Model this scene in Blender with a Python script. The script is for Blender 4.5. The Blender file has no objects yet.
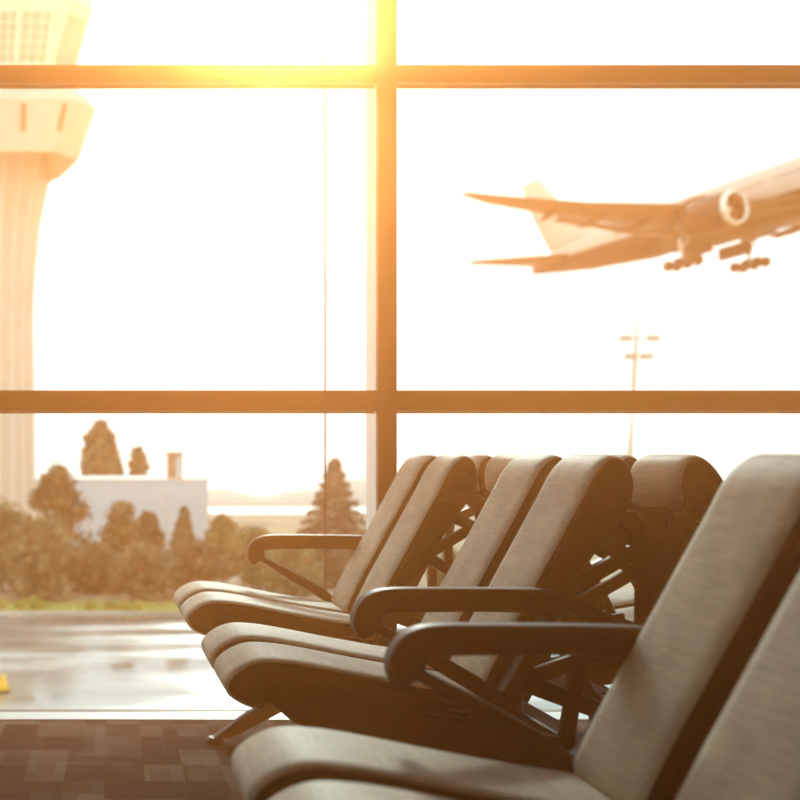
import bpy, bmesh, math, random
from mathutils import Vector, Matrix
random.seed(7)
S = bpy.context.scene
COL = S.collection
PI = math.pi
EYE = 0.92            # camera height above the carpet
FPX, PX, PY = 1000.0, 115.0, 456.0   # focal length and principal point used when measuring the photo

def at(px, py, d):
    return Vector(((px - PX) * d / FPX, d, EYE + (PY - py) * d / FPX))

# ------------------------------------------------------------------ helpers
def link(name, bm, mat, parent=None, smooth=False):
    me = bpy.data.meshes.new(name)
    bmesh.ops.recalc_face_normals(bm, faces=bm.faces[:])
    bm.to_mesh(me); bm.free()
    me.materials.append(mat)
    if smooth:
        for p in me.polygons: p.use_smooth = True
    o = bpy.data.objects.new(name, me)
    COL.objects.link(o)
    if parent is not None: o.parent = parent
    return o

def empty(name, loc=(0, 0, 0)):
    o = bpy.data.objects.new(name, None)
    o.location = loc; o.empty_display_size = .1
    COL.objects.link(o)
    return o

def tag(o, label=None, cat=None, group=None, kind=None):
    if label: o['label'] = label
    if cat: o['category'] = cat
    if group: o['group'] = group
    if kind: o['kind'] = kind
    return o

def kids(o): return list(o.children)

def copy_tree(o, parent=None):
    ch = kids(o)
    c = o.copy(); COL.objects.link(c)
    if parent is not None: c.parent = parent
    for k in ch: copy_tree(k, c)
    return c

def box(bm, x0, x1, y0, y1, z0, z1, bevel=0.0):
    vs = [bm.verts.new((x, y, z)) for x in (x0, x1) for y in (y0, y1) for z in (z0, z1)]
    fs = [(0, 1, 3, 2), (4, 6, 7, 5), (0, 4, 5, 1), (2, 3, 7, 6), (0, 2, 6, 4), (1, 5, 7, 3)]
    faces = [bm.faces.new([vs[i] for i in f]) for f in fs]
    if bevel:
        es = list({e for f in faces for e in f.edges})
        bmesh.ops.bevel(bm, geom=es, offset=bevel, segments=2, affect='EDGES', profile=.5)

def poly_area(p):
    return .5 * sum(p[i][0] * p[(i + 1) % len(p)][1] - p[(i + 1) % len(p)][0] * p[i][1] for i in range(len(p)))

def inset(p, d):
    """closed CCW outline moved inward by d"""
    n = len(p); out = []
    for i in range(n):
        a, b, c = Vector(p[i - 1]), Vector(p[i]), Vector(p[(i + 1) % n])
        e1 = (b - a).normalized(); e2 = (c - b).normalized()
        n1 = Vector((-e1.y, e1.x)); n2 = Vector((-e2.y, e2.x))
        m = n1 + n2
        if m.length < 1e-4: m = n1.copy()
        m.normalize()
        k = d / max(.5, m.dot(n1))
        out.append((b.x + m.x * k, b.y + m.y * k))
    return out

def prism(bm, p, y0, y1, r=0.0, seg=4, side_mat=0, ry=None):
    ry = ry or r
    """outline in (x, z), extruded along y with rounded rims"""
    if poly_area(p) < 0: p = p[::-1]
    rings = []
    if r > 0:
        for k in range(seg + 1):
            t = PI / 2 * k / seg
            rings.append((inset(p, r * (1 - math.sin(t))), y0 + ry * (1 - math.cos(t))))
        for k in range(seg, -1, -1):
            t = PI / 2 * k / seg
            rings.append((inset(p, r * (1 - math.sin(t))), y1 - ry * (1 - math.cos(t))))
    else:
        rings = [(p, y0), (p, y1)]
    vr = [[bm.verts.new((q[0], y, q[1])) for q in ring] for ring, y in rings]
    n = len(p); m = len(vr) - 1
    for k, (a, b) in enumerate(zip(vr, vr[1:])):
        for i in range(n):
            f = bm.faces.new((a[i], a[(i + 1) % n], b[(i + 1) % n], b[i]))
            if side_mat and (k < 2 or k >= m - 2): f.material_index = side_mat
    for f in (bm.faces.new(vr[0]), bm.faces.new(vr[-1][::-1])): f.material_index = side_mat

def bar2(bm, a, b, w, y0, y1, r=.003):
    a, b = Vector(a), Vector(b)
    d = (b - a).normalized(); n = Vector((-d.y, d.x)) * w / 2
    a = a - d * w * .3; b = b + d * w * .3
    prism(bm, [tuple(a + n), tuple(a - n), tuple(b - n), tuple(b + n)], y0, y1, r, 2)

def spline(pts, per=5, closed=True):
    n = len(pts); out = []
    rng = range(n if closed else n - 1)
    for i in rng:
        p0, p1, p2, p3 = (Vector(pts[(i - 1) % n]), Vector(pts[i]), Vector(pts[(i + 1) % n]), Vector(pts[(i + 2) % n]))
        for k in range(per):
            t = k / per
            q = .5 * ((2 * p1) + (-p0 + p2) * t + (2 * p0 - 5 * p1 + 4 * p2 - p3) * t * t + (-p0 + 3 * p1 - 3 * p2 + p3) * t ** 3)
            out.append((q.x, q.y))
    return out

def tube(bm, pts, rads, n=12, cap=True):
    rings = []
    for i, p in enumerate(pts):
        p = Vector(p)
        d = (Vector(pts[min(i + 1, len(pts) - 1)]) - Vector(pts[max(i - 1, 0)])).normalized()
        u = d.cross(Vector((0, 0, 1)))
        if u.length < .05: u = d.cross(Vector((1, 0, 0)))
        u.normalize(); v = d.cross(u)
        rr = rads[i] if isinstance(rads, (list, tuple)) else rads
        rings.append([bm.verts.new(p + (u * math.cos(2 * PI * k / n) + v * math.sin(2 * PI * k / n)) * rr) for k in range(n)])
    for a, b in zip(rings, rings[1:]):
        for k in range(n):
            bm.faces.new((a[k], a[(k + 1) % n], b[(k + 1) % n], b[k]))
    if cap:
        bm.faces.new(rings[0][::-1]); bm.faces.new(rings[-1])

def lathe(bm, prof, n=8, rot=0.0, center=(0, 0), cap=True):
    rings = [[bm.verts.new((center[0] + r * math.cos(rot + 2 * PI * k / n), center[1] + r * math.sin(rot + 2 * PI * k / n), z)) for k in range(n)] for r, z in prof]
    for a, b in zip(rings, rings[1:]):
        for k in range(n):
            bm.faces.new((a[k], a[(k + 1) % n], b[(k + 1) % n], b[k]))
    if cap:
        bm.faces.new(rings[0][::-1]); bm.faces.new(rings[-1])

# ------------------------------------------------------------------ materials
def mat(name, col, rough=.6, metal=0.0, spec=.5, noise=None, bump=None):
    m = bpy.data.materials.new(name); m.use_nodes = True
    nt = m.node_tree; b = nt.nodes['Principled BSDF']
    b.inputs['Base Color'].default_value = (*col, 1); b.inputs['Roughness'].default_value = rough
    b.inputs['Metallic'].default_value = metal; b.inputs['Specular IOR Level'].default_value = spec
    tc = nt.nodes.new('ShaderNodeTexCoord')
    if noise:
        sc, lo, hi = noise
        nz = nt.nodes.new('ShaderNodeTexNoise'); nz.inputs['Scale'].default_value = sc; nz.inputs['Detail'].default_value = 5
        nt.links.new(tc.outputs['Object'], nz.inputs['Vector'])
        cr = nt.nodes.new('ShaderNodeValToRGB')
        cr.color_ramp.elements[0].position = .35; cr.color_ramp.elements[1].position = .68
        cr.color_ramp.elements[0].color = (*[c * lo for c in col], 1); cr.color_ramp.elements[1].color = (*[min(1, c * hi) for c in col], 1)
        nt.links.new(nz.outputs['Fac'], cr.inputs['Fac']); nt.links.new(cr.outputs['Color'], b.inputs['Base Color'])
    if bump:
        sc, st = bump
        nz = nt.nodes.new('ShaderNodeTexNoise'); nz.inputs['Scale'].default_value = sc; nz.inputs['Detail'].default_value = 3
        nt.links.new(tc.outputs['Object'], nz.inputs['Vector'])
        bp = nt.nodes.new('ShaderNodeBump'); bp.inputs['Strength'].default_value = st; bp.inputs['Distance'].default_value = .002
        nt.links.new(nz.outputs['Fac'], bp.inputs['Height']); nt.links.new(bp.outputs['Normal'], b.inputs['Normal'])
    return m

def fabric_mat():
    m = bpy.data.materials.new('woven_fabric'); m.use_nodes = True
    nt = m.node_tree; N = nt.nodes; L = nt.links; b = N['Principled BSDF']
    b.inputs['Roughness'].default_value = .6; b.inputs['Specular IOR Level'].default_value = .3
    b.inputs['Sheen Weight'].default_value = .25; b.inputs['Sheen Roughness'].default_value = .5
    tc = N.new('ShaderNodeTexCoord')
    mp = N.new('ShaderNodeMapping'); mp.inputs['Scale'].default_value = (1, .05, 1)
    L.new(tc.outputs['Object'], mp.inputs['Vector'])
    nz = N.new('ShaderNodeTexNoise'); nz.inputs['Scale'].default_value = 300; nz.inputs['Detail'].default_value = 2
    L.new(mp.outputs['Vector'], nz.inputs['Vector'])
    n2 = N.new('ShaderNodeTexNoise'); n2.inputs['Scale'].default_value = 14; n2.inputs['Detail'].default_value = 4
    L.new(tc.outputs['Object'], n2.inputs['Vector'])
    ad = N.new('ShaderNodeMath'); ad.operation = 'ADD'; L.new(nz.outputs['Fac'], ad.inputs[0]); L.new(n2.outputs['Fac'], ad.inputs[1])
    cr = N.new('ShaderNodeValToRGB')
    cr.color_ramp.elements[0].position = .7; cr.color_ramp.elements[0].color = (.43, .345, .232, 1)
    cr.color_ramp.elements[1].position = 1.3; cr.color_ramp.elements[1].color = (.66, .54, .365, 1)
    hf = N.new('ShaderNodeMath'); hf.operation = 'MULTIPLY'; hf.inputs[1].default_value = .5; L.new(ad.outputs[0], hf.inputs[0])
    cr.color_ramp.elements[0].position = .38; cr.color_ramp.elements[1].position = .62
    L.new(hf.outputs[0], cr.inputs['Fac']); L.new(cr.outputs['Color'], b.inputs['Base Color'])
    bp = N.new('ShaderNodeBump'); bp.inputs['Strength'].default_value = .12; bp.inputs['Distance'].default_value = .001
    L.new(nz.outputs['Fac'], bp.inputs['Height']); L.new(bp.outputs['Normal'], b.inputs['Normal'])
    return m

def carpet_mat():
    m = bpy.data.materials.new('carpet_tiles'); m.use_nodes = True
    nt = m.node_tree; N = nt.nodes; L = nt.links; b = N['Principled BSDF']
    b.inputs['Roughness'].default_value = .95; b.inputs['Specular IOR Level'].default_value = .1
    tc = N.new('ShaderNodeTexCoord')
    def layer(step, off):
        ad = N.new('ShaderNodeVectorMath'); ad.operation = 'ADD'; ad.inputs[1].default_value = (*off, 0)
        sn = N.new('ShaderNodeVectorMath'); sn.operation = 'SNAP'; sn.inputs[1].default_value = (*step, 10)
        wn = N.new('ShaderNodeTexWhiteNoise'); wn.noise_dimensions = '2D'
        L.new(tc.outputs['Object'], ad.inputs[0]); L.new(ad.outputs[0], sn.inputs[0]); L.new(sn.outputs[0], wn.inputs['Vector'])
        return wn.outputs['Value']
    a = layer((.115, .15), (.03, .02)); c = layer((.055, .09), (.01, .05)); d = layer((.26, .34), (.1, .0))
    mp = N.new('ShaderNodeMapping'); mp.inputs['Scale'].default_value = (3, 60, 1); L.new(tc.outputs['Object'], mp.inputs['Vector'])
    nz = N.new('ShaderNodeTexNoise'); nz.inputs['Scale'].default_value = 2; nz.inputs['Detail'].default_value = 6; L.new(mp.outputs[0], nz.inputs['Vector'])
    fz = N.new('ShaderNodeTexNoise'); fz.inputs['Scale'].default_value = 260; L.new(tc.outputs['Object'], fz.inputs['Vector'])
    def mul(x, k):
        q = N.new('ShaderNodeMath'); q.operation = 'MULTIPLY'; q.inputs[1].default_value = k; L.new(x, q.inputs[0]); return q.outputs[0]
    def add(x, y):
        q = N.new('ShaderNodeMath'); q.operation = 'ADD'; L.new(x, q.inputs[0]); L.new(y, q.inputs[1]); return q.outputs[0]
    s = add(add(add(mul(a, .35), mul(c, .15)), mul(d, .2)), add(mul(nz.outputs['Fac'], .3), mul(fz.outputs['Fac'], .25)))
    cr = N.new('ShaderNodeValToRGB')
    cr.color_ramp.elements[0].position = .52; cr.color_ramp.elements[0].color = (.002, .0015, .001, 1)
    cr.color_ramp.elements[1].position = .80; cr.color_ramp.elements[1].color = (.125, .095, .066, 1)
    L.new(s, cr.inputs['Fac']); L.new(cr.outputs['Color'], b.inputs['Base Color'])
    return m

def wet_mat():
    m = bpy.data.materials.new('wet_apron'); m.use_nodes = True
    nt = m.node_tree; N = nt.nodes; L = nt.links; b = N['Principled BSDF']
    tc = N.new('ShaderNodeTexCoord')
    mp = N.new('ShaderNodeMapping'); mp.inputs['Scale'].default_value = (.12, .45, 1); L.new(tc.outputs['Object'], mp.inputs['Vector'])
    nz = N.new('ShaderNodeTexNoise'); nz.inputs['Scale'].default_value = 1; nz.inputs['Detail'].default_value = 6; L.new(mp.outputs[0], nz.inputs['Vector'])
    r1 = N.new('ShaderNodeValToRGB')
    r1.color_ramp.elements[0].position = .40; r1.color_ramp.elements[0].color = (.06, .06, .06, 1)
    r1.color_ramp.elements[1].position = .60; r1.color_ramp.elements[1].color = (.34, .34, .34, 1)
    L.new(nz.outputs['Fac'], r1.inputs['Fac']); L.new(r1.outputs['Color'], b.inputs['Roughness'])
    r2 = N.new('ShaderNodeValToRGB')
    r2.color_ramp.elements[0].position = .38; r2.color_ramp.elements[0].color = (.20, .18, .15, 1)
    r2.color_ramp.elements[1].position = .62; r2.color_ramp.elements[1].color = (.46, .45, .42, 1)
    L.new(nz.outputs['Fac'], r2.inputs['Fac']); L.new(r2.outputs['Color'], b.inputs['Base Color'])
    n2 = N.new('ShaderNodeTexNoise'); n2.inputs['Scale'].default_value = 2.5; n2.inputs['Detail'].default_value = 3; L.new(tc.outputs['Object'], n2.inputs['Vector'])
    bp = N.new('ShaderNodeBump'); bp.inputs['Strength'].default_value = .12; bp.inputs['Distance'].default_value = .03
    L.new(n2.outputs['Fac'], bp.inputs['Height']); L.new(bp.outputs['Normal'], b.inputs['Normal'])
    b.inputs['Specular IOR Level'].default_value = .8
    return m

def glass_mat():
    m = bpy.data.materials.new('window_glass'); m.use_nodes = True
    nt = m.node_tree; N = nt.nodes; L = nt.links
    N.remove(N['Principled BSDF'])
    t = N.new('ShaderNodeBsdfTransparent'); t.inputs['Color'].default_value = (.985, .98, .96, 1)
    g = N.new('ShaderNodeBsdfGlossy'); g.inputs['Roughness'].default_value = .02
    mx = N.new('ShaderNodeMixShader'); mx.inputs['Fac'].default_value = .03
    L.new(t.outputs[0], mx.inputs[1]); L.new(g.outputs[0], mx.inputs[2]); L.new(mx.outputs[0], N['Material Output'].inputs['Surface'])
    return m

def veil_mat():  # scattering medium that imitates lens glare and a warm colour grade
    m = bpy.data.materials.new('glare_haze'); m.use_nodes = True
    nt = m.node_tree; N = nt.nodes; N.remove(N['Principled BSDF'])
    ad = N.new('ShaderNodeAddShader')
    for k, (col, den, g) in enumerate((((1.0, .78, 1.0), .0085, .95), ((1.0, .305, .019), .114, .83))):
        v = N.new('ShaderNodeVolumeScatter'); v.inputs['Color'].default_value = (*col, 1)
        v.inputs['Density'].default_value = den; v.inputs['Anisotropy'].default_value = g
        nt.links.new(v.outputs[0], ad.inputs[k])
    nt.links.new(ad.outputs[0], N['Material Output'].inputs['Volume'])
    return m

M = dict(
    side_shade=mat('pad_end_shade', (.045, .034, .024), .8, 0, .2),  # shade on the pad ends, put into their colour
    fabric=fabric_mat(), carpet=carpet_mat(), wet=wet_mat(), glass=glass_mat(), veil=veil_mat(),
    metal=mat('dark_metal', (.016, .011, .008), .5, .0, .25),
    alu=mat('window_aluminium', (.05, .037, .026), .5, .0, .4, (9, .93, 1.05)),
    sill=mat('pale_stone', (.8, .77, .72), .4, 0, .5, (20, .95, 1.03)),
    joint=mat('silicone', (.10, .08, .06), .6),
    paint=mat('wall_paint', (.22, .19, .16), .85, 0, .2, (4, .96, 1.03)),
    ceil=mat('ceiling_paint', (.25, .22, .19), .9, 0, .2, (4, .97, 1.02)),
    grass=mat('grass', (.30, .30, .09), .9, 0, .1, (3, .7, 1.25)),
    soil=mat('field', (.36, .28, .19), .95, 0, .1, (.15, .75, 1.2)),
    leaf=mat('leaf', (0.200, 0.180, 0.098), .8, 0, .2, (.9, .65, 1.4)),
    leafl=mat('leaf_olive', (0.270, 0.255, 0.128), .8, 0, .2, (.9, .7, 1.3)),
    leafd=mat('leaf_dark', (0.160, 0.133, 0.075), .8, 0, .2, (.9, .65, 1.4)),
    fir=mat('needles', (0.220, 0.191, 0.135), .85, 0, .2, (.9, .75, 1.25)),
    pop=mat('poplar_leaf', (0.270, 0.232, 0.135), .8, 0, .2, (.9, .75, 1.25)),
    shrub=mat('shrub_leaf', (.38, .36, .10), .8, 0, .2, (1.5, .75, 1.25)),
    bark=mat('bark', (.14, .10, .07), .9, 0, .1, (12, .6, 1.3)),
    concrete=mat('tower_concrete', (.62, .55, .45), .8, 0, .2, (.7, .95, 1.05)),
    rib=mat('tower_rib', (.72, .66, .56), .8, 0, .2, (.7, .97, 1.03)),
    slot=mat('tower_dark', (.22, .15, .09), .6),
    cabglass=mat('tower_glass', (.45, .36, .32), .25, 0, .5, (.5, .9, 1.1)),
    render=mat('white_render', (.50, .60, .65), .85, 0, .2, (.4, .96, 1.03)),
    cap=mat('parapet', (.66, .63, .6), .8), chim=mat('chimney', (.36, .24, .16), .85, 0, .2, (2, .8, 1.15)),
    pole=mat('galvanised', (.58, .55, .48), .5, .4), lamp=mat('lamp_head', (.45, .42, .36), .5),
    hill=mat('far_hills', (.62, .56, .48), 1, 0, 0, (.02, .92, 1.06)),  # aerial paleness of the distance is put into this base colour
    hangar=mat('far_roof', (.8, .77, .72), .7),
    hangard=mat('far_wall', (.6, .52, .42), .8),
    orange=mat('orange_plastic', (.95, .5, .04), .5), black=mat('rubber', (.03, .025, .02), .7),
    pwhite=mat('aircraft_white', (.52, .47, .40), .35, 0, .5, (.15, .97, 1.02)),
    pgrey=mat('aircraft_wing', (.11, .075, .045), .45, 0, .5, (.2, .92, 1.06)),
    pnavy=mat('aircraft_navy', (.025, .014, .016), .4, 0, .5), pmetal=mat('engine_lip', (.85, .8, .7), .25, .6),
    pdark=mat('aircraft_dark', (.05, .035, .03), .6), pwin=mat('cabin_window', (.12, .09, .08), .3),
    ptail=mat('aircraft_fin', (.62, .56, .48), .4, 0, .5, (.15, .97, 1.02)),
)

# ------------------------------------------------------------------ the hall
GY = 3.56                     # glass line
XL, XR, YB, ZT = -9.0, 6.2, -5.0, 3.0
bm = bmesh.new(); box(bm, XL, XR, YB, 3.485, -.12, 0)
tag(link('floor', bm, M['carpet']), kind='structure', label='brown patterned carpet floor of the departure hall')
bm = bmesh.new(); box(bm, XL - .2, XR + .2, YB - .2, 3.75, ZT, ZT + .2)
tag(link('ceiling', bm, M['ceil']), kind='structure')
bm = bmesh.new(); box(bm, XL, XR, YB - .2, YB, 0, ZT)
tag(link('wall_back', bm, M['paint']), kind='structure')
bm = bmesh.new(); box(bm, XR, XR + .2, YB, 3.75, 0, ZT)
tag(link('wall_right', bm, M['paint']), kind='structure')
bm = bmesh.new(); box(bm, XL, XR, 3.485, 3.585, -.1, .003)
tag(link('baseboard_front', bm, M['sill']), kind='structure', label='bright stone strip along the foot of the window')
bm = bmesh.new(); box(bm, XL, XR, 3.588, 3.62, -.1, .004)
tag(link('trim_1', bm, M['joint']), kind='structure')
# uprights, the one in view stands between the two bays
MX = .954
cols = [XL, MX - 7.5, MX - 5, MX - 2.5, MX, MX + 2.5, XR]
tn = 2
for k, x in enumerate(cols):
    bm = bmesh.new()
    box(bm, x - .0335, x + .0335, 3.50, 3.53, .004, ZT, .003)
    tag(link('trim_%d' % tn, bm, M['alu']), kind='structure'); tn += 1
    bm = bmesh.new(); box(bm, x - .032, x + .032, 3.531, 3.665, .004, ZT, .003)
    box(bm, x - .028, x + .028, 3.664, 3.69, .004, ZT)
    tag(link('trim_%d' % tn, bm, M['sill']), kind='structure'); tn += 1
def zpx(y, d=3.515): return EYE + (PY - y) * d / FPX
rails = [(zpx(411), zpx(390.5)), (zpx(82.5), zpx(65))]
for (z0, z1) in rails:
    for a, b in zip(cols, cols[1:]):
        bm = bmesh.new()
        box(bm, a + .0335, b - .0335, 3.512, 3.545, z0, z1, .002)
        box(bm, a + .0335, b - .0335, 3.548, 3.558, z0 - .007, z1 + .003, .001)
        tag(link('trim_%d' % tn, bm, M['alu']), kind='structure'); tn += 1
zs = [.004] + [z for r in rails for z in (r[0] - .007, r[1] + .003)] + [ZT]
wn = 1
for a, b in zip(cols, cols[1:]):
    for z0, z1 in zip(zs[::2], zs[1::2]):
        bm = bmesh.new(); box(bm, a + .03, b - .03, GY, GY + .012, z0 - .002, z1 + .002)
        tag(link('window_%d' % wn, bm, M['glass']), kind='structure'); wn += 1
# butt joint of the glass in the left bay
jx = (325 - PX) * GY / FPX
bm = bmesh.new()
for z0, z1 in zip(zs[::2], zs[1::2]): box(bm, jx - .0024, jx + .0024, GY - .004, GY, z0, z1)
tag(link('trim_%d' % tn, bm, M['joint']), kind='structure'); tn += 1
bm = bmesh.new(); box(bm, XL - .2, XL, YB, 3.75, 0, ZT)
tag(link('wall_left', bm, M['paint']), kind='structure')
bm = bmesh.new(); box(bm, XL + .02, XR - .02, YB + .02, 3.50, .006, ZT - .02)  # volume added for its glow, not real air of the hall
tag(link('veil', bm, M['veil']), kind='stuff', label='added haze hanging in the hall', cat='veil')

# ------------------------------------------------------------------ seating
# bench coordinates: x = across the seats measured in the photo, z = height above carpet, y = along the bench
def Z(p): return [(u, EYE + z) for u, z in p]
SEAT = Z(spline([(.735, -.482), (.62, -.462), (.50, -.440), (.40, -.420), (.33, -.409), (.275, -.408), (.232, -.425), (.206, -.452),
                 (.212, -.482), (.238, -.502), (.270, -.513), (.292, -.506), (.297, -.488), (.31, -.474), (.40, -.470), (.52, -.490), (.64, -.512), (.73, -.528), (.748, -.510)], 4))
BACK = Z(spline([(.722, -.470), (.76, -.385), (.82, -.275), (.875, -.175), (.925, -.084), (.948, -.040), (.973, -.010), (1.0, .003), (1.028, -.010), (1.042, -.044), (1.042, -.084),
                 (1.030, -.110), (1.014, -.098), (1.006, -.070), (.990, -.060), (.972, -.080), (.945, -.125), (.905, -.198), (.855, -.288), (.80, -.392), (.762, -.470), (.745, -.495)], 4))
PW, PS = .21, .255            # pad width and spacing
def pads_y(half):             # centres of the four pads along the bench
    e = .64
    return [e - PW / 2, e - PS - PW / 2, -e + PS + PW / 2, -e + PW / 2]

def frame_bm(y0, y1, lattice=True):
    b = bmesh.new()
    def q(p): return [(u, EYE + z) for u, z in p]
    def br(a, c, w): bar2(b, (a[0], EYE + a[1]), (c[0], EYE + c[1]), w, y0, y1)
    # rounded head inside the wrapped pad, front limb, rear limb
    prism(b, q([(.985, -.072), (1.0, -.066), (1.006, -.098), (1.02, -.112), (1.045, -.112), (1.05, -.15), (1.02, -.15), (.99, -.115), (.955, -.155), (.935, -.15)]), y0, y1, .003, 2)
    br((.962, -.135), (.802, -.44), .044)
    br((.795, -.44), (.77, -.545), .04)
    br((1.04, -.13), (1.06, -.28), .026)
    br((1.06, -.28), (1.058, -.50), .028)
    br((1.052, -.50), (.99, -.62), .035)
    br((.80, -.455), (1.045, -.545), .036)
    # lattice
    if lattice:
      br((.945, -.165), (1.035, -.205), .03)
      br((1.03, -.20), (.885, -.285), .03)
      br((.885, -.285), (1.045, -.375), .032)
      br((1.05, -.375), (.81, -.455), .032)
      br((.93, -.40), (.90, -.585), .03)
    # seat bearer
    prism(b, q([(.300, -.500), (.40, -.488), (.52, -.506), (.64, -.528), (.76, -.548), (1.0, -.590), (1.0, -.655), (.88, -.665), (.62, -.640), (.45, -.580), (.34, -.535)]), y0, y1, .004, 2)
    return b

def arm_bm(y0, y1):
    b = bmesh.new()
    out = [(.860, -.268), (.80, -.263), (.60, -.261), (.525, -.262), (.490, -.270), (.466, -.288), (.453, -.315), (.455, -.342), (.468, -.358), (.482, -.358), (.492, -.350),
           (.512, -.356), (.60, -.413), (.70, -.474), (.735, -.500), (.765, -.500), (.775, -.470), (.812, -.405), (.868, -.305), (.872, -.280)]
    inn = [(.835, -.318), (.832, -.312), (.70, -.308), (.53, -.310), (.512, -.318), (.510, -.330), (.520, -.338), (.61, -.384), (.705, -.438), (.735, -.462), (.748, -.462), (.757, -.450), (.79, -.395)]
    # closed loop: outer and inner outline bridged, rounded rims
    def ring(p, d, y, s):
        if poly_area(p) < 0: p = p[::-1]
        return [(a, EYE + c) for a, c in inset(p, d * s)], y
    r, sg = .006, 3
    prof = []
    for k in range(sg + 1):
        t = PI / 2 * k / sg; prof.append((r * (1 - math.sin(t)), y0 + r * (1 - math.cos(t))))
    for k in range(sg, -1, -1):
        t = PI / 2 * k / sg; prof.append((r * (1 - math.sin(t)), y1 - r * (1 - math.cos(t))))
    loops = []
    for p, s in ((spline(out, 3), 1), (spline(inn, 3), -1)):
        vr = []
        for d, y in prof:
            pts, yy = ring(p, d, y, s)
            vr.append([b.verts.new((a, yy, c)) for a, c in pts])
        n = len(vr[0])
        for A, B in zip(vr, vr[1:]):
            for i in range(n): b.faces.new((A[i], A[(i + 1) % n], B[(i + 1) % n], B[i]))
        loops.append(vr)
    for side in (0, -1):
        es = []
        for lp in loops:
            vs = lp[side]
            for i in range(len(vs)):
                e = b.edges.get((vs[i], vs[(i + 1) % len(vs)])); es.append(e)
        bmesh.ops.triangle_fill(b, edges=es, use_beauty=True, use_dissolve=False)
    return b

CX = 1.086                    # the line where the two rows stand back to back
def shift(bm): bmesh.ops.translate(bm, verts=bm.verts[:], vec=(-CX, 0, 0)); return bm

def make_bench():
    root = empty('airport_bench', (CX, 0, 0))
    ys = pads_y(0)
    b = bmesh.new(); box(b, .925, .985, -.66, .66, EYE - .650, EYE - .590, .006)
    link('beam', shift(b), M['metal'], root)
    for y in ys:
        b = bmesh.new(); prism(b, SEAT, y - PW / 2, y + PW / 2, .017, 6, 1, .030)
        link('seat_pad', shift(b), M['fabric'], root, True).data.materials.append(M['side_shade'])
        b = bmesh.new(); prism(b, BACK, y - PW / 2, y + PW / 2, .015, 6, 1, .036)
        link('backrest_pad', shift(b), M['fabric'], root, True).data.materials.append(M['side_shade'])
    # a pan of sheet metal under each pair of pads
    for s in (1, -1):
        lo, hi = sorted((s * .64, s * (.64 - PS - PW)))
        b = bmesh.new()
        pan = Z([(.31, -.482), (.40, -.478), (.52, -.498), (.64, -.520), (.735, -.537), (.768, -.500), (.772, -.478), (.81, -.393), (.862, -.295), (.915, -.198), (.945, -.142),
                 (.951, -.146), (.921, -.202), (.868, -.299), (.816, -.397), (.780, -.478), (.776, -.508), (.738, -.545), (.64, -.527), (.52, -.505), (.40, -.485), (.31, -.489)])
        prism(b, pan, lo + .024, hi - .024)
        link('seat_pan', shift(b), M['metal'], root)
        for y in (lo + .004, hi - .022):
            link('side_frame', shift(frame_bm(y, y + .018, y < (lo + hi) / 2)), M['metal'], root)
    for s in (1, -1):
        yc = s * .668
        a = link('armrest', shift(arm_bm(yc - .019, yc + .019)), M['metal'], root)
        b = bmesh.new(); tube(b, [(.748, yc - s * .020, EYE - .485), (.748, yc + s * .024, EYE - .485)], .014, 16)
        link('bolt', shift(b), M['metal'], a, True)
        b = bmesh.new(); box(b, .73, .80, min(s * .636, s * .652), max(s * .636, s * .652), EYE - .52, EYE - .465, .004)
        link('bracket', shift(b), M['metal'], a)
        yl = s * .567
        b = bmesh.new()
        pl = Z([(.325, -.905), (.385, -.905), (.62, -.785), (.93, -.660), (.985, -.660), (1.045, -.900), (1.062, -.900), (1.005, -.600), (.93, -.600), (.62, -.715), (.42, -.835)])
        prism(b, pl, yl - .018, yl + .018, .006, 2)
        l = link('leg', shift(b), M['metal'], root)
        for u in (.335, 1.048):
            b = bmesh.new()
            tube(b, [(u, yl, .0), (u, yl, .010), (u, yl, .018)], [.030, .030, .020], 16)
            link('foot', shift(b), M['metal'], l)
    return root

proto = make_bench()
tag(proto, 'dark metal bench with padded seats nearest the window, facing left', 'bench', 'benches in the departure hall')
BR = math.radians(1.4)
proto.location = (CX, 2.665, 0); proto.rotation_euler = (0, 0, BR)
b2 = copy_tree(proto); b2.location = (CX, 2.665, 0); b2.rotation_euler = (0, 0, PI + BR)
tag(b2, 'padded bench turned away, back to back behind the bench by the window', 'bench')
b3 = copy_tree(proto); b3.location = (CX - .03, .89, 0); b3.rotation_euler = (0, 0, 0)
tag(b3, 'closest padded bench, cut off by the bottom and right edges of the picture', 'bench')

# ------------------------------------------------------------------ outside
GZ = EYE - 6.0
def terr(y):
    pts = [(8, GZ), (44, GZ), (60, GZ - .6), (150, EYE - .061 * 150), (320, EYE - .048 * 320), (700, EYE - .055 * 700)]
    for (a, za), (b, zb) in zip(pts, pts[1:]):
        if y <= b: return za + (zb - za) * max(0, y - a) / (b - a)
    return pts[-1][1]
def strip(name, x0, x1, ys, m, **k):
    bm = bmesh.new(); prev = None
    for y in ys:
        row = [bm.verts.new((x0, y, terr(y))), bm.verts.new((x1, y, terr(y)))]
        low = [bm.verts.new((x0, y, terr(y) - 1)), bm.verts.new((x1, y, terr(y) - 1))]
        cur = row + low
        if prev:
            bm.faces.new((prev[0], prev[1], cur[1], cur[0])); bm.faces.new((prev[2], cur[2], cur[3], prev[3]))
            bm.faces.new((prev[0], cur[0], cur[2], prev[2])); bm.faces.new((prev[1], prev[3], cur[3], cur[1]))
        else: bm.faces.new((cur[0], cur[1], cur[3], cur[2]))
        prev = cur
    bm.faces.new((prev[0], prev[2], prev[3], prev[1]))
    return tag(link(name, bm, m), kind='structure', **k)
strip('ground_apron', -60, 90, [4.2 + 4, 38.6], M['wet'], label='wet shining apron outside the window')
strip('ground_verge', -60, 90, [38.6, 41.5], M['grass'])
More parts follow.
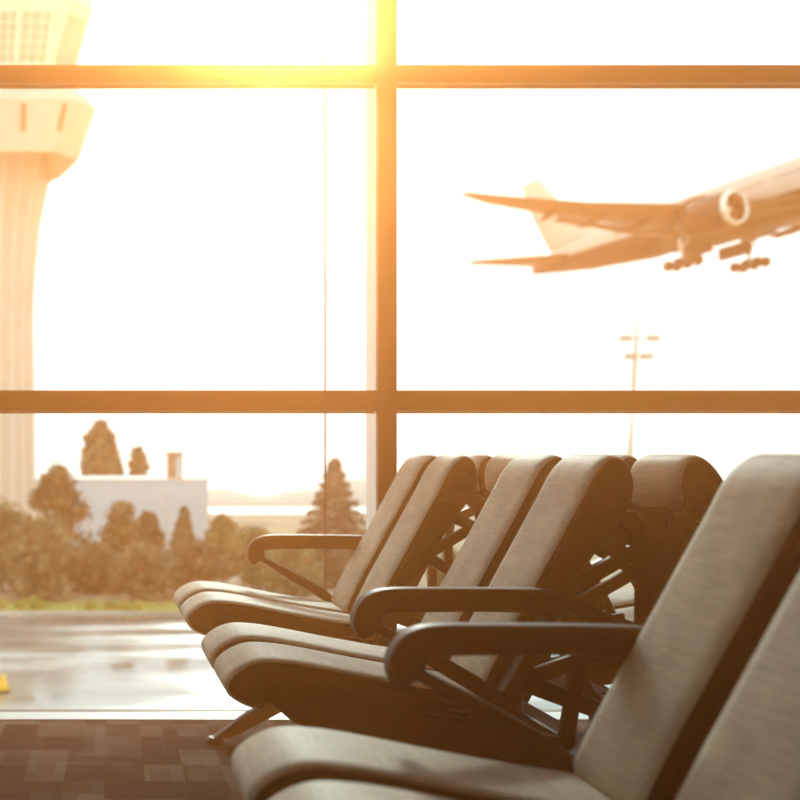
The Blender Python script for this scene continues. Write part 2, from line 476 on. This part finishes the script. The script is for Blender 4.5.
strip('ground_field', -160, 300, [41.5, 44, 60, 100, 150, 230, 320], M['soil'])

# far hills
bm = bmesh.new(); n = 90
rows = []
for i in range(n + 1):
    x = -150 + 420 * i / n
    h = 300 * (.030 + .006 * math.sin(x * .05) + .004 * math.sin(x * .13 + 1) + .002 * math.sin(x * .31))
    ztop = EYE - h - 1
    rows.append([bm.verts.new((x, 300, EYE - 25)), bm.verts.new((x, 306, (ztop + EYE - 25) / 2 + 3)), bm.verts.new((x, 318, ztop)), bm.verts.new((x, 360, EYE - 25))])
for a, b in zip(rows, rows[1:]):
    for k in range(3): bm.faces.new((a[k], b[k], b[k + 1], a[k + 1]))
    bm.faces.new((a[3], b[3], b[0], a[0]))
bm.faces.new(rows[0]); bm.faces.new(rows[-1][::-1])
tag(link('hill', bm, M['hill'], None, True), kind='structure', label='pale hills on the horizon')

def leaf_crown(fn, n, size, rnd, solid=None):
    """loose leaves: fn() gives points of the crown"""
    bm = bmesh.new()
    for _ in range(n):
        p = fn()
        a = Vector((rnd.gauss(0, 1), rnd.gauss(0, 1), rnd.gauss(0, 1))).normalized()
        u = a.orthogonal().normalized(); v = a.cross(u)
        s = size * rnd.uniform(.6, 1.3); t = s * rnd.uniform(.5, .9)
        bm.faces.new([bm.verts.new(p + u * s), bm.verts.new(p + v * t), bm.verts.new(p - u * s), bm.verts.new(p - v * t)])
    if solid: solid(bm)
    return bm

def tree(name, label, cat, px, ytop, hw, d, kind, m, ybase=None, group=None, n=6000, leaf=.10):
    rnd = random.Random(int(px * 31 + ytop * 7 + d))
    X = (px - PX) * d / FPX; gz = terr(d); top = EYE + (PY - ytop) * d / FPX
    H = top - gz; R = hw * d / FPX
    z0 = 0.05 * H if kind != 'shrub' else 0.0
    if ybase is not None: z0 = max(z0, EYE + (PY - ybase) * d / FPX - gz)
    root = empty(name, (X, d, gz))
    tag(root, label, cat, group)
    lumps = []
    if kind == 'round':
        for _ in range(95):
            t = .04 + .91 * rnd.random() ** .8; prof = math.sin(PI * min(1, .15 + t * .85)) ** .7
            an = rnd.uniform(0, 2 * PI); rr = R * .84 * prof * math.sqrt(rnd.random())
            lumps.append((Vector((rr * math.cos(an), .55 * rr * math.sin(an), z0 + (H - z0) * t)), R * rnd.uniform(.11, .24)))
        lumps.append((Vector((0, 0, H - R * .2)), R * .2)); lumps.append((Vector((0, 0, z0 + (H - z0) * .5)), R * .6))
    elif kind == 'column':
        for k in range(130):
            t = (k + .5) / 130; prof = math.sin(PI * (.1 + .88 * t)) ** .45; an = rnd.uniform(0, 2 * PI)
            lumps.append((Vector((math.cos(an) * R * .66 * prof * rnd.random() ** .5, .6 * math.sin(an) * R * .6 * prof, z0 + (H - z0) * t * .97)), R * .36 * prof))
    elif kind == 'shrub':
        for k in range(9):
            lumps.append((Vector((rnd.uniform(-.75, .75) * R, rnd.uniform(-.4, .4) * R, H * rnd.uniform(.15, .6))), H * rnd.uniform(.3, .45)))
    if kind == 'fir':
        NB = 13
        def fn():
            lay = rnd.randint(0, NB - 1); t = lay / NB
            br = rnd.randint(0, 8); an = br * 2 * PI / 9 + lay * 1.3 + rnd.gauss(0, .07)
            L = R * (1 - t) ** 1.05 * (.85 + .3 * ((br * 7 + lay * 5) % 9) / 9)
            f = rnd.random() ** .6
            return Vector((L * f * math.cos(an) + rnd.gauss(0, .07), L * f * math.sin(an) + rnd.gauss(0, .07), z0 + (H - z0) * t + (H / NB) * (.9 - .75 * f) + rnd.gauss(0, .06)))
        def solid(b):
            for k in range(10):
                t = k / 10; r0 = R * .55 * (1 - t) ** .9
                lathe(b, [(r0, z0 + (H - z0) * t), (r0 * .45 + .02, z0 + (H - z0) * (t + .13) if k < 9 else H)], 9, rnd.random())
            lathe(b, [(.06, H * .93), (.015, H * 1.0)], 6)
    else:
        def fn():
            c, r = rnd.choice(lumps)
            a = Vector((rnd.gauss(0, 1), rnd.gauss(0, 1), rnd.gauss(0, 1))).normalized()
            return c + a * r * rnd.uniform(.7, 1.55)
        def solid(b):
            for c, r in lumps:
                res = bmesh.ops.create_icosphere(b, subdivisions=1, radius=r * .6, matrix=Matrix.Translation(c))
                for v in res['verts']: v.co += (v.co - c) * rnd.uniform(-.16, .12)
    link('crown', leaf_crown(fn, n, leaf, rnd, solid), m, root)
    if kind != 'shrub':
        b = bmesh.new(); tr = max(.06, H * .018)
        tube(b, [(0, 0, -.05), (0, 0, z0 * .6), (.03, .02, H * .55)], [tr * 1.3, tr, tr * .5], 8)
        link('trunk', b, M['bark'], root)
    return root

T = M
G1 = 'trees and bushes beyond the apron'
tree('bushy_tree', 'broad bushy tree at the foot of the control tower', 'tree', 2, 506, 46, 44.6, 'round', T['leaf'], group=G1)
tree('bushy_tree', 'tall dark dense tree left of the white building', 'tree', 58, 466, 36, 48.5, 'round', T['leafd'], group=G1, n=5000)
tree('bushy_tree', 'low tree in front of the tall dark one', 'tree', 40, 522, 46, 41.9, 'round', T['leaf'], group=G1)
tree('slender_tree', 'slender tree before the left part of the white building', 'tree', 122, 504, 24, 45.6, 'round', T['leaf'], group=G1)
tree('slender_tree', 'small tree before the middle of the white building', 'tree', 149, 512, 18, 48.4, 'round', T['leafd'], group=G1)
tree('slender_tree', 'pointed tree before the right part of the white building', 'tree', 184, 508, 26, 46.6, 'fir', T['leaf'], group=G1, n=3500)
tree('leafy_bush', 'wide low bush below the left corner of the white building', 'bush', 96, 551, 42, 44.2, 'round', T['leaf'], group=G1)
tree('leafy_bush', 'round low bush below the slender trees', 'bush', 146, 550, 38, 41.9, 'round', T['leaf'], group=G1)
tree('leafy_bush', 'low bush beside the seat front', 'bush', 194, 545, 34, 43.4, 'round', T['leafd'], group=G1)
tree('slender_tree', 'olive tree at the right end of the white building', 'tree', 222, 515, 22, 47, 'round', T['leafl'], group=G1)
tree('leafy_bush', 'olive bush behind the tip of the far armrest', 'bush', 252, 530, 32, 45, 'round', T['leafl'], group=G1)
tree('leafy_bush', 'olive bush under the far armrest', 'bush', 290, 540, 34, 43, 'round', T['leafl'], group=G1)
tree('fir_tree', 'large pointed fir tree rising behind the farthest armrest', 'tree', 335, 460, 54, 47, 'fir', T['fir'], group=G1, n=9000, leaf=.13)
tree('leafy_bush', 'bush right of the fir tree, mostly behind the benches', 'bush', 392, 552, 26, 43, 'round', T['leafl'], group=G1)
tree('leafy_bush', 'bush seen through the gap between the far backrests', 'bush', 452, 556, 30, 43, 'round', T['leafl'], group=G1)
tree('poplar_tree', 'tall poplar rising behind the white building', 'tree', 100, 419, 22, 72, 'column', T['pop'], group=G1, n=7000, leaf=.2)
tree('poplar_tree', 'short tree beside the tall poplar', 'tree', 117, 457, 10, 68, 'column', T['pop'], group=G1, n=3500, leaf=.18)
tree('poplar_tree', 'smaller poplar left of the chimney', 'tree', 138, 445, 14, 72, 'column', T['pop'], group=G1, n=5000, leaf=.18)
tree('poplar_tree', 'small treetop at the left end of the building roof', 'tree', 62, 465, 6, 70, 'column', T['pop'], group=G1, n=500, leaf=.22)
tree('grass_mound', 'pale green low shrub left on the verge', 'shrub', 24, 599, 34, 39.6, 'shrub', T['shrub'], group='low shrubs on the verge', n=900, leaf=.08)
tree('grass_mound', 'pale green low shrub right on the verge', 'shrub', 118, 600, 38, 39.6, 'shrub', T['shrub'], group='low shrubs on the verge', n=900, leaf=.08)

# white building
d = 56.0
def X(px, d): return (px - PX) * d / FPX
def Zp(py, d): return EYE + (PY - py) * d / FPX
root = empty('white_building', (X(136, d), d, terr(d) - .5))
tag(root, 'plain white flat-roofed building behind the trees', 'building')
def rel(bm, r): bmesh.ops.translate(bm, verts=bm.verts[:], vec=-Vector(r.location)); return bm
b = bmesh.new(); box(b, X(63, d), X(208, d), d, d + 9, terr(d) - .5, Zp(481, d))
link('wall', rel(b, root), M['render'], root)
b = bmesh.new(); box(b, X(62.3, d), X(208.7, d), d - .05, d + 9.05, Zp(481, d), Zp(479, d))
link('parapet', rel(b, root), M['cap'], root)
b = bmesh.new(); box(b, X(168.5, d), X(183.5, d), d + 1, d + 1.8, Zp(479, d), Zp(454, d)); box(b, X(167.5, d), X(184.5, d), d + .95, d + 1.85, Zp(454, d), Zp(452, d))
c = link('chimney', rel(b, root), M['chim'], root)
b = bmesh.new(); box(b, X(177.5, d), X(181.5, d), d + .97, d + 1.0, Zp(478, d), Zp(457, d))
link('chimney_panel', rel(b, root), M['render'], c)
for px, lab in ((90, 'slim street lamp before the left part of the white building'), (166, 'slim street lamp before the right part of the white building')):
    dd = 52.
    r = empty('street_lamp', (X(px, dd), dd, terr(dd)))
    tag(r, lab, 'street lamp', 'street lamps by the white building')
    b = bmesh.new(); tube(b, [(0, 0, 0), (0, 0, Zp(499, dd) - terr(dd))], [.07, .045], 8); link('pole', b, M['pole'], r)
    b = bmesh.new(); box(b, -.16, .16, -.25, .1, Zp(499, dd) - terr(dd), Zp(497, dd) - terr(dd), .02); link('lamp_head', b, M['lamp'], r)

# distant long building
d = 170.
r = empty('terminal_building', (X(290, d), d, terr(d)))
tag(r, 'low pale building far away between the trees', 'building')
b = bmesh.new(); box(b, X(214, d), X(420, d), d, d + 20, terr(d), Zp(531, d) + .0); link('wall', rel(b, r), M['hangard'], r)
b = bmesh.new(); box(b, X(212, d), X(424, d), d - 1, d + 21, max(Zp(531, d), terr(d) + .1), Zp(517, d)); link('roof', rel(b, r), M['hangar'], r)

# control tower
d = 150.
tcx = -22
r = empty('control_tower', (X(tcx, d), d, terr(d)))
tag(r, 'pale airport control tower with flared cabin', 'tower')
def prof(ps): ps = [(p * .965, y) for p, y in ps]; return [(p * d / FPX, Zp(y, d) - terr(d)) for p, y in ps]
b = bmesh.new(); lathe(b, [(56 * d / FPX, 0)] + prof([(56, 330), (58, 270), (63, 225), (70, 190), (77, 165)]), 24, .1)
sh = link('shaft', b, M['concrete'], r)
for k in range(24):
    a = .1 + 2 * PI * (k + .5) / 24
    if math.sin(a) > .35: continue
    b = bmesh.new()
    pts = []; 
    for p, z in [(56 * d / FPX, 0)] + prof([(56, 330), (58, 270), (63, 225), (70, 190), (77, 165)]):
        pts.append((p * math.cos(a), p * math.sin(a), z))
    tube(b, pts, .33, 6); link('rib', b, M['rib'], sh)
TD = d - .116 * d                # depth of the cabin's front face at its widest
def clathe(bm, ps, ch=24):
    """stacked square outlines with cut corners; ps = (half width in px, y in px)"""
    rings = []
    for w_, y in ps:
        k = TD / FPX; dep = TD + (118 - w_) * k * .8; q = dep / FPX
        W = w_ * q; c = ch * q; D = 2 * 118 * k
        x0 = 0; f = dep - d; bk = f + D * .6 - (118 - w_) * k * 1.2
        z = Zp(y, dep) - terr(d)
        xc = (tcx - PX) * (dep - d) / FPX
        rings.append([bm.verts.new((xc + px_, py_, z)) for px_, py_ in ((-W + c, f), (W - c, f), (W, f + c * 1.2), (W * .78, bk - c), (W * .6, bk), (-W * .6, bk), (-W * .78, bk - c), (-W, f + c * 1.2))])
    for a, b_ in zip(rings, rings[1:]):
        for k in range(8): bm.faces.new((a[k], a[(k + 1) % 8], b_[(k + 1) % 8], b_[k]))
    bm.faces.new(rings[0][::-1]); bm.faces.new(rings[-1])
def cpt(w_, y, fx, out=0.0):
    """point of the front face, fx = pixel column"""
    k = TD / FPX; dep = TD + (118 - w_) * k * .8 - out
    return Vector(((fx - PX) * dep / FPX - (tcx - PX) * d / FPX, dep - d, Zp(y, dep) - terr(d)))
b = bmesh.new(); clathe(b, [(60, 118), (99, 152), (100, 151), (118, 98), (112, 94), (109, 88)])
cb = link('cabin', b, M['concrete'], r)
b = bmesh.new(); clathe(b, [(104, 90), (96, 70), (97, 62)]); link('deck', b, M['rib'], r)
b = bmesh.new(); clathe(b, [(96, 62), (109, 11)]); g = link('cabin_glass', b, M['cabglass'], r)
for k, px in enumerate((-60, -48, -36, -24, -12, 0, 10, 20, 32, 44, 55)):
    b = bmesh.new(); tube(b, [cpt(96, 62, px * .9 - 2, .1), cpt(109, 11, px, .1)], .42 if k % 3 == 1 else .16, 6); link('mullion', b, M['rib'], g)
for yy in (22, 32, 42, 52):
    w_ = 96 + (62 - yy) / 51 * 13
    b = bmesh.new(); tube(b, [cpt(w_, yy, -95, .1), cpt(w_, yy, 58, .1)], .13, 6); link('transom', b, M['rib'], g)
for sx in (1,):
    b = bmesh.new(); tube(b, [cpt(96, 62, 50, -.4), cpt(109, 11, 64, -.4)], .6, 8); link('corner_post', b, M['rib'], g)
b = bmesh.new(); clathe(b, [(110, 11), (115, -3), (112, -24), (40, -40)]); link('roof', b, M['rib'], r)
for px, pt_ in ((23, 23.5), (59, 65)):
    b = bmesh.new()
    wa, wb = 100 + (151 - 131) / 53 * 18, 100 + (151 - 103) / 53 * 18
    q = [cpt(wa, 131, px - 2.8, .08), cpt(wa, 131, px + 2.8, .08), cpt(wb, 103, pt_ - 2.8, .08), cpt(wb, 103, pt_ + 2.8, .08)]
    vs = [b.verts.new(v) for v in q] + [b.verts.new(v + Vector((0, .6, 0))) for v in q]
    for f in ((0, 1, 3, 2), (4, 6, 7, 5), (0, 4, 5, 1), (2, 3, 7, 6), (0, 2, 6, 4), (1, 5, 7, 3)): b.faces.new([vs[i] for i in f])
    link('slot_window', b, M['slot'], cb)

# apron floodlight mast
d = 62.
r = empty('light_mast', at(627, 640, d)); r.location.z = terr(d)
tag(r, 'tall floodlight mast with two lamp crossbars beyond the window', 'light mast')
def L_(px, py): return Vector(((px - 627) * d / FPX, 0, Zp(py, d) - terr(d)))
b = bmesh.new(); tube(b, [(0, 0, 0), L_(630, 456), L_(634, 380), L_(637.5, 320)], [.26, .2, .17, .08], 10); link('pole', b, M['pole'], r)
b = bmesh.new(); tube(b, [L_(637.4, 322), L_(637.8, 306)], [.05, .02], 6); link('lightning_rod', b, M['pole'], r)
for y, xs in ((338, (622, 627, 650, 655)), (356, (627, 631, 643, 648))):
    b = bmesh.new(); tube(b, [L_(xs[0] - 1, y), L_(xs[-1] + 1, y)], .07, 8); cr_ = link('crossbar', b, M['pole'], r)
    for x in xs:
        p = L_(x, y); b = bmesh.new(); box(b, p.x - .17, p.x + .17, -.35, .05, p.z - .22, p.z + .16, .03); link('floodlight', b, M['lamp'], cr_)

# orange marker on the apron
p = at(3, 688, 25.5)
r = empty('marker_cone', (p.x, 25.5, GZ)); tag(r, 'small orange marker standing on the wet apron', 'marker')
b = bmesh.new(); box(b, -.2, .2, -.2, .2, 0, .04, .01); link('base', b, M['black'], r)
b = bmesh.new(); lathe(b, [(.17, .04), (.15, .1), (.05, .42), (.03, .44)], 16); link('cone', b, M['orange'], r, True)

# ------------------------------------------------------------------ airliner
def yloft(name, secs, m, parent, n=28, smooth=True):
    """secs: (x, y centre, z centre, ry, rz)"""
    bm = bmesh.new()
    rings = [[bm.verts.new((x, yc + ry * math.cos(2 * PI * k / n), zc + rz * math.sin(2 * PI * k / n))) for k in range(n)] for x, yc, zc, ry, rz in secs]
    for a, b in zip(rings, rings[1:]):
        for k in range(n): bm.faces.new((a[k], a[(k + 1) % n], b[(k + 1) % n], b[k]))
    bm.faces.new(rings[0][::-1]); bm.faces.new(rings[-1])
    return bm
FUS = [(-.0, 0, -1.2, .05, .05), (-.6, 0, -1.15, .8, .75), (-1.8, 0, -.9, 1.5, 1.45), (-3.5, 0, -.55, 2.2, 2.2), (-6, 0, -.2, 2.8, 2.8), (-9, 0, 0, 3.1, 3.1), (-42, 0, 0, 3.1, 3.1),
       (-47, 0, .25, 2.85, 2.8), (-52, 0, .35, 2.3, 2.4), (-57, 0, .6, 1.5, 1.8), (-61, 0, .75, .7, 1.25), (-62.8, 0, .8, .2, .95)]
def wingsec(bm, secs):
    """secs: (y, x_leading, chord, z, thickness) -> lofted aerofoil"""
    foil = [(0, 0), (.08, .045), (.3, .06), (.65, .035), (1, .004), (1, -.004), (.65, -.03), (.3, -.05), (.08, -.04)]
    rings = []
    for y, xl, c, z, t in secs:
        rings.append([bm.verts.new((xl - c * a, y, z + c * b_ * t)) for a, b_ in foil])
    n = len(foil)
    for a, b in zip(rings, rings[1:]):
        for k in range(n): bm.faces.new((a[k], a[(k + 1) % n], b[(k + 1) % n], b[k]))
    bm.faces.new(rings[0][::-1]); bm.faces.new(rings[-1])

air = empty('airliner')
tag(air, 'airliner climbing out with landing gear down, seen through the window', 'airplane')
# body, split by paint: white upper, navy lower
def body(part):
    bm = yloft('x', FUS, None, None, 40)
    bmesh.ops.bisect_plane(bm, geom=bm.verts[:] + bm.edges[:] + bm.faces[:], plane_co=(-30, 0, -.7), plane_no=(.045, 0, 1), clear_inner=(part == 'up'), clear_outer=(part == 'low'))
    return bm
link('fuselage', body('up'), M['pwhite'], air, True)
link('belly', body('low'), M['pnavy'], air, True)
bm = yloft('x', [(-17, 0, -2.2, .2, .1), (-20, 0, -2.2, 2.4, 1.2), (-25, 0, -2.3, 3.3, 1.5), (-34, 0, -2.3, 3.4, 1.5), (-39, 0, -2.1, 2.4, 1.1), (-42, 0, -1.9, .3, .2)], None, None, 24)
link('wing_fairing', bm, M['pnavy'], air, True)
for s in (-1, 1):
    bm = bmesh.new()
    wingsec(bm, [(s * 2.4, -19.5, 14.5, -2.2, 1.1), (s * 9.8, -25.2, 9.0, -1.6, .9), (s * 20, -32.0, 5.2, .4, .8), (s * 27.5, -37.0, 3.0, 2.5, .7), (s * 30.4, -39.8, 1.1, 3.7, .6)])
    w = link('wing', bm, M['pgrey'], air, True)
    for yy, xx, zz, ln in ((6.5, -32, -2.4, 5.5), (12.5, -33, -1.6, 5), (17, -35, -.6, 4.4), (21.5, -36.8, .5, 3.6)):
        bm = yloft('x', [(xx + ln * .5, s * yy, zz, .05, .05), (xx + ln * .25, s * yy, zz - .15, .28, .4), (xx - ln * .2, s * yy, zz - .3, .26, .42), (xx - ln * .5, s * yy, zz - .25, .05, .05)], None, None, 12)
        link('flap_fairing', bm, M['pgrey'], w, True)
    # flaps slightly out
    bm = bmesh.new()
    wingsec(bm, [(s * 3.2, -32.6, 2.6, -2.6, 1.0), (s * 9.5, -33.4, 2.2, -2.1, 1.0), (s * 20, -36.4, 1.5, .0, 1.0)])
    link('flap', bm, M['pgrey'], w, True)
    ey, ez, ex = s * 11.2, -3.1, -21.2
    bm = bmesh.new()
    prof_ = [(0, 1.62), (-.15, 1.74), (-1.2, 2.0), (-3.0, 2.08), (-5.0, 1.9), (-6.4, 1.5), (-6.4, 1.3), (-4, 1.4), (-1.5, 1.5), (-.3, 1.5)]
    n = 28; rings = [[bm.verts.new((ex + x, ey + r_ * math.cos(2 * PI * k / n), ez + r_ * math.sin(2 * PI * k / n))) for k in range(n)] for x, r_ in prof_]
    for a, b_ in zip(rings, rings[1:] + rings[:1]):
        for k in range(n): bm.faces.new((a[k], a[(k + 1) % n], b_[(k + 1) % n], b_[k]))
    e = link('engine', bm, M['pnavy'], air, True)
    bm = bmesh.new()
    lp = [(-.32, 1.48), (.0, 1.54), (.12, 1.64), (.04, 1.76), (-.45, 1.90), (-.45, 1.86), (-.1, 1.7), (-.32, 1.52)]
    rings = [[bm.verts.new((ex + x, ey + r_ * math.cos(2 * PI * k / n), ez + r_ * math.sin(2 * PI * k / n))) for k in range(n)] for x, r_ in lp]
    for a, b_ in zip(rings, rings[1:] + rings[:1]):
        for k in range(n): bm.faces.new((a[k], a[(k + 1) % n], b_[(k + 1) % n], b_[k]))
    link('inlet_lip', bm, M['pmetal'], e, True)
    bm = yloft('x', [(ex - 1.3, ey, ez, 1.5, 1.5), (ex - 1.35, ey, ez, 1.5, 1.5)], None, None, 28); link('fan', bm, M['pgrey'], e)
    bm = yloft('x', [(ex - .6, ey, ez, .04, .04), (ex - .9, ey, ez, .3, .3), (ex - 1.3, ey, ez, .5, .5)], None, None, 16); link('spinner', bm, M['pmetal'], e, True)
    bm = yloft('x', [(ex - 5.6, ey, ez, 1.25, 1.25), (ex - 7.6, ey, ez, .9, .9), (ex - 8.8, ey, ez, .3, .3)], None, None, 20); link('exhaust', bm, M['pdark'], e, True)
    bm = bmesh.new()
    wl = [(ex - 1.5, ez + 1.7), (ex - 6.2, ez + 1.2), (ex - 9, ez + 2.0), (ex - 5, ez + 2.6), (ex - 3.5, ez + 2.4)]
    prism(bm, wl, ey - .22, ey + .22, .08, 2); link('pylon', bm, M['pgrey'], e)
    bm = bmesh.new()
    wingsec(bm, [(s * .6, -52.6, 7.6, .3, 1.3), (s * 5.8, -56.6, 4.8, .75, 1.2), (s * 11.8, -61.0, 2.1, 1.3, .9)])
    link('stabiliser', bm, M['pgrey'], air, True)
    # main gear: leg, drag brace, three axles
    gx, gy = -33., s * 5.5
    bm = bmesh.new(); tube(bm, [(gx, gy, -2), (gx, gy, -6.1)], [.28, .2], 12); tube(bm, [(gx + 2.0, gy, -2.2), (gx, gy, -4.6)], .12, 8); tube(bm, [(gx, gy - s * 1.8, -2.2), (gx, gy, -4.4)], .12, 8)
    gr = link('main_gear', bm, M['pmetal'], air)
    bm = bmesh.new(); tube(bm, [(gx + 1.6, gy, -6.1), (gx - 1.6, gy, -6.1)], .18, 8); link('bogie', bm, M['pdark'], gr)
    for ax in (-1.45, 0, 1.45):
        for wy in (-.7, .7):
            bm = bmesh.new(); tube(bm, [(gx + ax, gy + wy - .24, -6.1), (gx + ax, gy + wy - .18, -6.1), (gx + ax, gy + wy + .18, -6.1), (gx + ax, gy + wy + .24, -6.1)], [.48, .62, .62, .48], 18)
            link('wheel', bm, M['pdark'], gr, True)
    bm = bmesh.new(); box(bm, gx - 2.2, gx + 2.2, gy - s * 2.3 - .06, gy - s * 2.3 + .06, -5.2, -3.6, .03); link('gear_door', bm, M['pnavy'], gr)
# fin
bm = bmesh.new()
foil = [(0, 0), (.1, .05), (.35, .06), (1, .004), (1, -.004), (.35, -.06), (.1, -.05)]
rings = []
for z, xl, c in ((2.3, -48.0, 11.2), (3.2, -50.4, 9.2), (8, -55.6, 6.3), (13.3, -59.9, 3.6), (13.5, -60.4, 2.9)):
    rings.append([bm.verts.new((xl - c * a, c * b_ * .8, z)) for a, b_ in foil])
for a, b_ in zip(rings, rings[1:]):
    for k in range(7): bm.faces.new((a[k], a[(k + 1) % 7], b_[(k + 1) % 7], b_[k]))
bm.faces.new(rings[0][::-1]); bm.faces.new(rings[-1])
link('tail_fin', bm, M['ptail'], air, True)
# cabin windows: one strip of panes each side; cockpit glazing
for s in (-1, 1):
    bm = bmesh.new()
    for k in range(66):
        x = -9.5 - k * .54
        if 24 < k < 27 or 48 < k < 50: continue
        a0, a1 = .23, .33
        for_pts = []
        y0, z0 = s * 3.112 * math.cos(a0 / 1), 3.112 * math.sin(a0); y1, z1 = s * 3.112 * math.cos(a1), 3.112 * math.sin(a1)
        bm.faces.new([bm.verts.new((x, y0, z0)), bm.verts.new((x - .28, y0, z0)), bm.verts.new((x - .28, y1, z1)), bm.verts.new((x, y1, z1))])
    link('cabin_windows', bm, M['pwin'], air)
bm = yloft('x', [(-1.7, 0, .28, .7, .14), (-2.2, 0, .42, 1.3, .22), (-2.9, 0, .72, 1.7, .28), (-3.2, 0, .9, 1.5, .28)], None, None, 16); link('cockpit_glazing', bm, M['pwin'], air, True)
bm = bmesh.new(); tube(bm, [(-6, 0, -2.4), (-6, 0, -5.6)], .14, 8)
ng = link('nose_gear', bm, M['pmetal'], air)
for wy in (-.35, .35):
    bm = bmesh.new(); tube(bm, [(-6, wy - .16, -5.6), (-6, wy + .16, -5.6)], .5, 16); link('wheel', bm, M['pdark'], ng, True)
yw, pt, rl = math.radians(-70.45), math.radians(4.0), math.radians(2.79)
Rz = Matrix.Rotation(yw, 4, 'Z'); Ry = Matrix.Rotation(-pt, 4, 'Y'); Rx = Matrix.Rotation(rl, 4, 'X')
air.matrix_world = Matrix.Translation((83.417, 90.249, 31.602 + EYE)) @ Rz @ Ry @ Rx

# ------------------------------------------------------------------ light, sky, camera
w = bpy.data.worlds.new('sky'); S.world = w; w.use_nodes = True
nt = w.node_tree; bg = nt.nodes['Background']
tc = nt.nodes.new('ShaderNodeTexCoord'); sp = nt.nodes.new('ShaderNodeSeparateXYZ'); nt.links.new(tc.outputs['Generated'], sp.inputs[0])
cr = nt.nodes.new('ShaderNodeValToRGB')
cr.color_ramp.elements[0].position = 0.0; cr.color_ramp.elements[0].color = (1.0, .90, .80, 1)
cr.color_ramp.elements[1].position = .25; cr.color_ramp.elements[1].color = (1.0, .98, .94, 1)
nt.links.new(sp.outputs['Z'], cr.inputs['Fac']); nt.links.new(cr.outputs['Color'], bg.inputs['Color'])
bg.inputs['Strength'].default_value = 1.75

sun = bpy.data.lights.new('sun', 'SUN'); sun.energy = 2.5; sun.color = (1, .90, .76); sun.angle = math.radians(7)
so = bpy.data.objects.new('sun', sun); COL.objects.link(so)
sd = Vector(((285 - PX) / FPX, 1, (PY - 22) / FPX)).normalized()
so.rotation_euler = sd.to_track_quat('Z', 'Y').to_euler(); so.location = (3, 12, 9)

cam = bpy.data.cameras.new('camera'); co = bpy.data.objects.new('camera', cam); COL.objects.link(co)
co.location = (0, 0, EYE); co.rotation_euler = (PI / 2, 0, 0)
cam.sensor_fit = 'HORIZONTAL'; cam.sensor_width = 36; cam.lens = 36 * FPX / 800
cam.shift_x = (400 - PX) / 800; cam.shift_y = (PY - 400) / 800
cam.clip_start = .02; cam.clip_end = 3000
cam.dof.use_dof = True; cam.dof.focus_distance = 2.55; cam.dof.aperture_fstop = 45 / 15.5
S.camera = co
S.view_settings.view_transform = 'Standard'; S.view_settings.look = 'None'; S.view_settings.exposure = 0; S.view_settings.gamma = 1
S.view_settings.use_curve_mapping = False
cy = S.cycles
cy.use_denoising = True; cy.max_bounces = 8; cy.diffuse_bounces = 3; cy.volume_bounces = 1; cy.transparent_max_bounces = 12
cy.sample_clamp_indirect = 4
